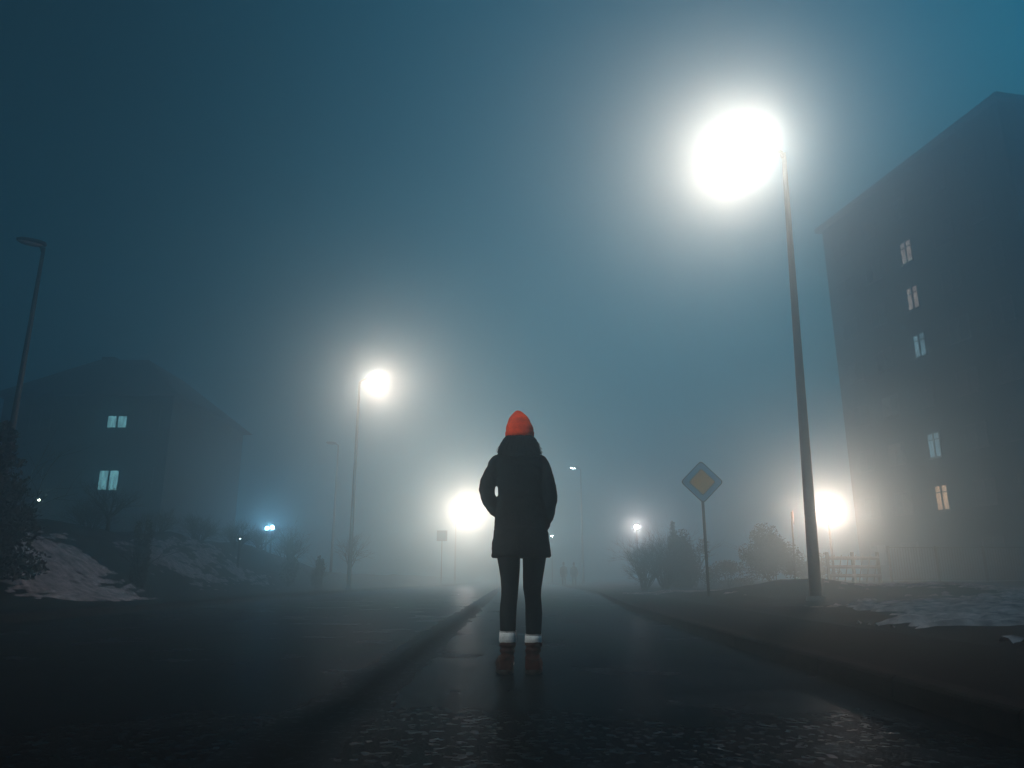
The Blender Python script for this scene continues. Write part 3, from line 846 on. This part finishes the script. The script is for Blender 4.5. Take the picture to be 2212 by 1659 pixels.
def coat_fold(co):
    z = co.z
    f = 0.006 * noise.noise(Vector((co.x * 9, co.y * 9, z * 18))) + 0.0022 * noise.noise(Vector((co.x * 30, co.y * 30, z * 34)))
    f += 0.0022 * math.sin(z * 80 + 7 * noise.noise(co * 7)) * max(0, noise.noise(co * 9)) * 2   # creases
    zw = CC(400, 738).z
    f -= 0.004 * math.exp(-((z - zw) / 0.006) ** 2)        # waist seam
    f -= 0.003 * math.exp(-((co.x - hc.x) / 0.004) ** 2) * (1 if co.y < 0 else 0)  # centre-back seam
    return f
coat = fuse('coat', bm, M['coat'], person, voxel=0.008, smooth=2, disp=coat_fold)
bm = bmesh.new()    # stand collar
loft(bm, [(hc.x, 0.0, zh - .215, .085, .085), (hc.x, 0.005, zh - .16, .072, .075), (hc.x, .008, zh - .12, .070, .074)], 32)
link('collar', bm, M['coat'], coat)

# leggings
rowsL = [(875, 284, 413), (900, 288, 413), (950, 297, 411), (1000, 305, 408), (1060, 309, 403), (1100, 309, 400), (1150, 303, 395), (1200, 300, 392), (1250, 302, 390), (1300, 304, 387), (1330, 306, 385)]
rowsR = [(875, 427, 555), (900, 426, 553), (950, 427, 545), (1000, 427, 537), (1060, 428, 528), (1100, 435, 526), (1150, 440, 530), (1200, 440, 533), (1250, 441, 530), (1310, 444, 526), (1340, 446, 524)]
dl = [.098, .097, .090, .082, .070, .064, .063, .063, .060, .056, .053]
bm = bmesh.new()
for rows in (rowsL, rowsR):
    loft(bm, rr_([(a, b, c, d) for (a, b, c), d in zip(rows, dl)]), 28)
loft(bm, rr_([(780, 285, 552, .12), (860, 284, 555, .11), (886, 330, 510, .08)]), 28)
fuse('leggings', bm, M['leggings'], person, voxel=0.005, smooth=1)

def knit_ring(rows, n, ribs, amp, oy=0.0):
    bm = bmesh.new(); R_ = []
    for (cx, cyy, z, rx, ry) in rows:
        r = []
        for k in range(n):
            a = 2 * math.pi * k / n
            q = 1 + amp * math.cos(a * ribs) / max(rx, 1e-3)
            r.append(bm.verts.new((cx + rx * q * math.cos(a), cyy + ry * q * math.sin(a), z + 0.0015 * noise.noise(Vector((math.cos(a) * 2, math.sin(a) * 2, z * 9))))))
        R_.append(r)
    for a, c in zip(R_, R_[1:]):
        for k in range(n): bm.faces.new((a[k], a[(k + 1) % n], c[(k + 1) % n], c[k]))
    bm.faces.new(list(reversed(R_[0]))); bm.faces.new(R_[-1])
    return bm
for (l, r, y0, y1) in ((299, 390, 1291, 1349), (439, 529, 1308, 1353)):
    rows = rr_([(y0 + 6, l + 12, r - 12, .048), (y0, l - 1, r + 1, .062), (y0 + 6, l + 1, r - 1, .061), ((y0 + y1) / 2, l, r, .063), (y1 - 3, l - 1, r + 1, .063), (y1 + 8, l + 6, r - 6, .055)])
    rows = sorted(rows, key=lambda q: q[2])
    link('sock', knit_ring(rows, 160, 40, 0.0012), M['sock'], person)

# boots
def boot(cx_shaft, l_rows, side):
    """shaft and foot fused; heel towards the viewer"""
    bm = bmesh.new()
    loft(bm, rr_(l_rows), 28)
    a = l_rows[-1]; c = CC((a[1] + a[2]) / 2, a[0]); w = (CC(a[2], a[0]).x - CC(a[1], a[0]).x) / 2
    # foot: cross-sections along +y
    secs = [(-.085, .030, .055, w * .78), (-.06, .036, .075, w * .98), (0, .04, .085, w * 1.0), (.06, .045, .07, w * .9), (.12, .035, .055, w * 1.0), (.17, .032, .045, w * .95), (.205, .03, .03, w * .6)]
    prev = None
    for (yy, zc_, rz_, rx_) in secs:
        ring = [bm.verts.new((c.x + side * 0.12 * max(0, yy) + rx_ * math.cos(t * math.pi / 10), yy, max(0.025, .045 + rz_ * math.sin(t * math.pi / 10)))) for t in range(20)]
        if prev:
            for k in range(20): bm.faces.new((prev[k], prev[(k + 1) % 20], ring[(k + 1) % 20], ring[k]))
        else: bm.faces.new(list(reversed(ring)))
        prev = ring
    bm.faces.new(prev)
    def d(co):
        f = 0.0025 * noise.noise(co * 35)
        if 0.08 < co.z < 0.24: f += 0.0045 * math.sin(co.z * 150 + 2.5 * noise.noise(co * 14)) * 1.0
        return f
    b = fuse('boot', bm, M['boot'], person, voxel=0.006, smooth=2, disp=d)
    bm = bmesh.new()
    outline = []
    for t in range(28):
        a_ = 2 * math.pi * t / 28
        yy = 0.06 + 0.158 * math.sin(a_); xx = (w * 1.06 if yy > 0 else w * 1.0) * math.copysign(abs(math.cos(a_)) ** .75, math.cos(a_))
        outline.append((c.x + xx + side * 0.12 * max(0, yy), yy))
    lo = [bm.verts.new((x, y, 0.002)) for x, y in outline]; hi = [bm.verts.new((x, y, 0.030)) for x, y in outline]
    bm.faces.new(list(reversed(lo))); bm.faces.new(hi)
    for k in range(28): bm.faces.new((lo[k], lo[(k + 1) % 28], hi[(k + 1) % 28], hi[k]))
    link('sole', bm, M['sole'], b)
    bm = bmesh.new()      # laces on the front
    for i in range(5):
        z_ = .10 + i * .028; yy = .075 - i * .004
        tube(bm, [(c.x - .02, yy, z_), (c.x, yy + .012, z_ + .008), (c.x + .02, yy, z_ + .016)], .003, n=6)
    link('laces', bm, M['sole'], b)
    return b
boot(0, [(1345, 301, 390, .066), (1375, 301, 386, .064), (1400, 303, 382, .060), (1440, 302, 379, .056), (1475, 296, 378, .060), (1500, 289, 378, .070)], -1)
boot(0, [(1349, 439, 533, .066), (1375, 441, 529, .064), (1400, 443, 521, .060), (1450, 440, 517, .056), (1478, 439, 522, .060), (1503, 438, 527, .070)], 1)

# knit hat
prof = [(236, 337, 481), (225, 335, 483), (212, 336, 484), (205, 337, 484), (195, 336, 484), (186, 336, 482), (178, 338, 479), (169, 341, 474), (156, 346, 467), (144, 349, 463), (133, 354, 456), (121, 363, 446), (110, 373, 433), (102, 380, 424), (96, 387, 414), (92, 395, 405)]
rows = []
for (y, l, r) in prof:
    a, b = CC(l, y), CC(r, y); rx = (b.x - a.x) / 2
    rows.append(((a.x + b.x) / 2, -0.002, a.z - (0.004 if y > 200 else 0), rx, rx * 1.13))
rows.insert(0, (rows[0][0], 0, rows[0][2] + 0.004, rows[0][3] * .9, rows[0][4] * .9))
hat = link('knit_hat', knit_ring(rows, 300, 50, 0.0016), M['hat'], person)
cr = []
for (y, g) in ((241, -4), (239, 0), (232, 2.5), (220, 3.5), (211, 3), (206, 0), (205, -5)):
    a, b = CC(336 - g, y), CC(484 + g, y); rx = (b.x - a.x) / 2
    cr.append(((a.x + b.x) / 2, -.002, a.z - .0, rx, rx * 1.13))
link('cuff', knit_ring(cr, 300, 50, 0.0020), M['hat'], hat)
# hair: mass plus wavy locks
bm = bmesh.new()
loft(bm, rr_([(215, 345, 472, .080, -.005), (240, 330, 482, .088, -.01), (262, 314, 497, .088, -.015), (285, 303, 508, .086, -.025), (310, 295, 515, .080, -.035), (335, 291, 520, .070, -.045), (350, 305, 512, .05, -.06)]), 36)
hair = fuse('hair', bm, M['hair'], person, voxel=0.007, smooth=2, disp=lambda co: 0.006 * noise.noise(Vector((co.x * 60, co.y * 60, co.z * 18))))
rnd = random.Random(5)
bm = bmesh.new()
for i in range(230):
    a = rnd.uniform(math.pi * 0.93, math.pi * 2.07)
    if rnd.random() < .35: a = rnd.choice((math.pi, 2 * math.pi)) + rnd.uniform(-.25, .25)
    z0 = CC(0, 232).z; z1 = CC(0, rnd.uniform(310, 366)).z
    rx0 = .087; rx1 = .142 + rnd.uniform(-.012, .012)
    ph = rnd.uniform(0, 6.28); amp = rnd.uniform(.003, .009); fr = rnd.uniform(1.5, 3.2)
    pts = []
    for k in range(15):
        t = k / 14
        rx = rx0 + (rx1 - rx0) * t ** .8
        w_ = amp * min(1, t * 3)
        pts.append((hc.x + rx * math.cos(a) + w_ * math.sin(ph + fr * 6.28 * t), -.012 + (rx * .92) * math.sin(a) - .03 * t + w_ * math.cos(ph + fr * 6.28 * t), z0 + (z1 - z0) * t))
    tube(bm, pts, [.0032 * (1 - .75 * k / 14) for k in range(15)], n=4, cap=False)
link('locks', bm, M['hair'], hair)

# two far pedestrians
def pedestrian(px, Y, h, coatc, label, seed):
    rnd = random.Random(seed)
    x = (px - 1106) / 1640 * Y
    s = h / 1.75
    root = empty('person', (x, Y, 0), label, 'person', 'two people far down the road')
    root.scale = (s, s, s)
    bm = bmesh.new()
    loft(bm, [(0, 0, 1.50, .035, .05), (0, 0, 1.56, .065, .085), (0, 0, 1.64, .075, .095), (0, 0, 1.72, .06, .08), (0, 0, 1.75, .03, .04)], 16)
    ball(bm, (0, .1, 1.61), (.012, .02, .02), 8)
    for e in (-1, 1): ball(bm, (e * .075, 0, 1.62), (.01, .018, .03), 8)
    tube(bm, [(0, 0, 1.38), (0, 0, 1.56)], [.06, .05], n=12)
    loft(bm, [(0, 0, .86, .14, .1), (0, 0, 1.0, .13, .09), (0, 0, 1.2, .14, .1), (0, 0, 1.4, .15, .09), (0, 0, 1.44, .08, .06)], 20)
    for e in (-1, 1):
        st = .10 * e
        tube(bm, [(e * .085, 0, .9), (e * .09, st * .4, .5), (e * .09, st, .08)], [.08, .055, .035], n=12)
        tube(bm, [(e * .09, st - .06, .04), (e * .1, st + .16, .035)], [.035, .03], n=10)
        tube(bm, [(e * .17, 0, 1.38), (e * .22, -.03, 1.12), (e * .22, .06, .88)], [.045, .037, .026], n=10)
        hand(bm, Vector((e * .22, .06, .88)), (0, .1, -1), e)
    fuse('body', bm, M['skin'], root, voxel=0.012, smooth=1)
    bm = bmesh.new()
    loft(bm, [(0, 0, .72, .2, .16), (0, 0, 1.0, .165, .13), (0, 0, 1.2, .17, .13), (0, 0, 1.38, .19, .12), (0, 0, 1.46, .12, .09), (0, 0, 1.52, .07, .07)], 24)
    for e in (-1, 1):
        tube(bm, [(e * .17, 0, 1.39), (e * .225, -.03, 1.12), (e * .222, .055, .90)], [.062, .052, .042], n=12)
    fuse('coat', bm, M['coat'], root, voxel=0.014, smooth=2)
    bm = bmesh.new()
    for e in (-1, 1): tube(bm, [(e * .085, 0, .88), (e * .09, .04 * e, .5), (e * .09, .1 * e, .09)], [.095, .068, .055], n=12)
    link('trousers', bm, M['leggings'], root)
    bm = bmesh.new()
    for e in (-1, 1): tube(bm, [(e * .09, .1 * e - .08, .045), (e * .095, .1 * e + .02, .055), (e * .1, .1 * e + .18, .04)], [.043, .05, .038], n=12)
    link('shoes', bm, M['sole'], root)
    bm = bmesh.new(); loft(bm, [(0, -.02, 1.57, .07, .08), (0, -.01, 1.66, .085, .105), (0, 0, 1.74, .07, .09), (0, 0, 1.785, .03, .04)], 18); link('hair', bm, M['hair'], root)
pedestrian(1217, 55, 1.74, None, 'left one of two faint dark figures far down the road right of the person', 1)
pedestrian(1239, 55.4, 1.72, None, 'right one of two faint dark figures far down the road, beside a faint lamp post', 2)

# ------------------------------------------------------------------ haze
hz = bpy.data.materials.new('night_fog'); hz.use_nodes = True
nt = hz.node_tree; nt.nodes.clear()
out = nt.nodes.new('ShaderNodeOutputMaterial'); pv = nt.nodes.new('ShaderNodeVolumePrincipled')
pv.inputs['Color'].default_value = (0.50, 0.86, 1.0, 1)
pv.inputs['Absorption Color'].default_value = (0, 0, 0, 1)
pv.inputs['Density'].default_value = HAZE_DENSITY
pv.inputs['Anisotropy'].default_value = 0.87
nt.links.new(pv.outputs[0], out.inputs['Volume'])
bm = bmesh.new(); box(bm, -302, 302, -302, 302, -1.9, 28.5)
o = link('haze', bm, hz, smooth=False)
tag(o, 'night fog filling the whole street', 'fog', kind='stuff')
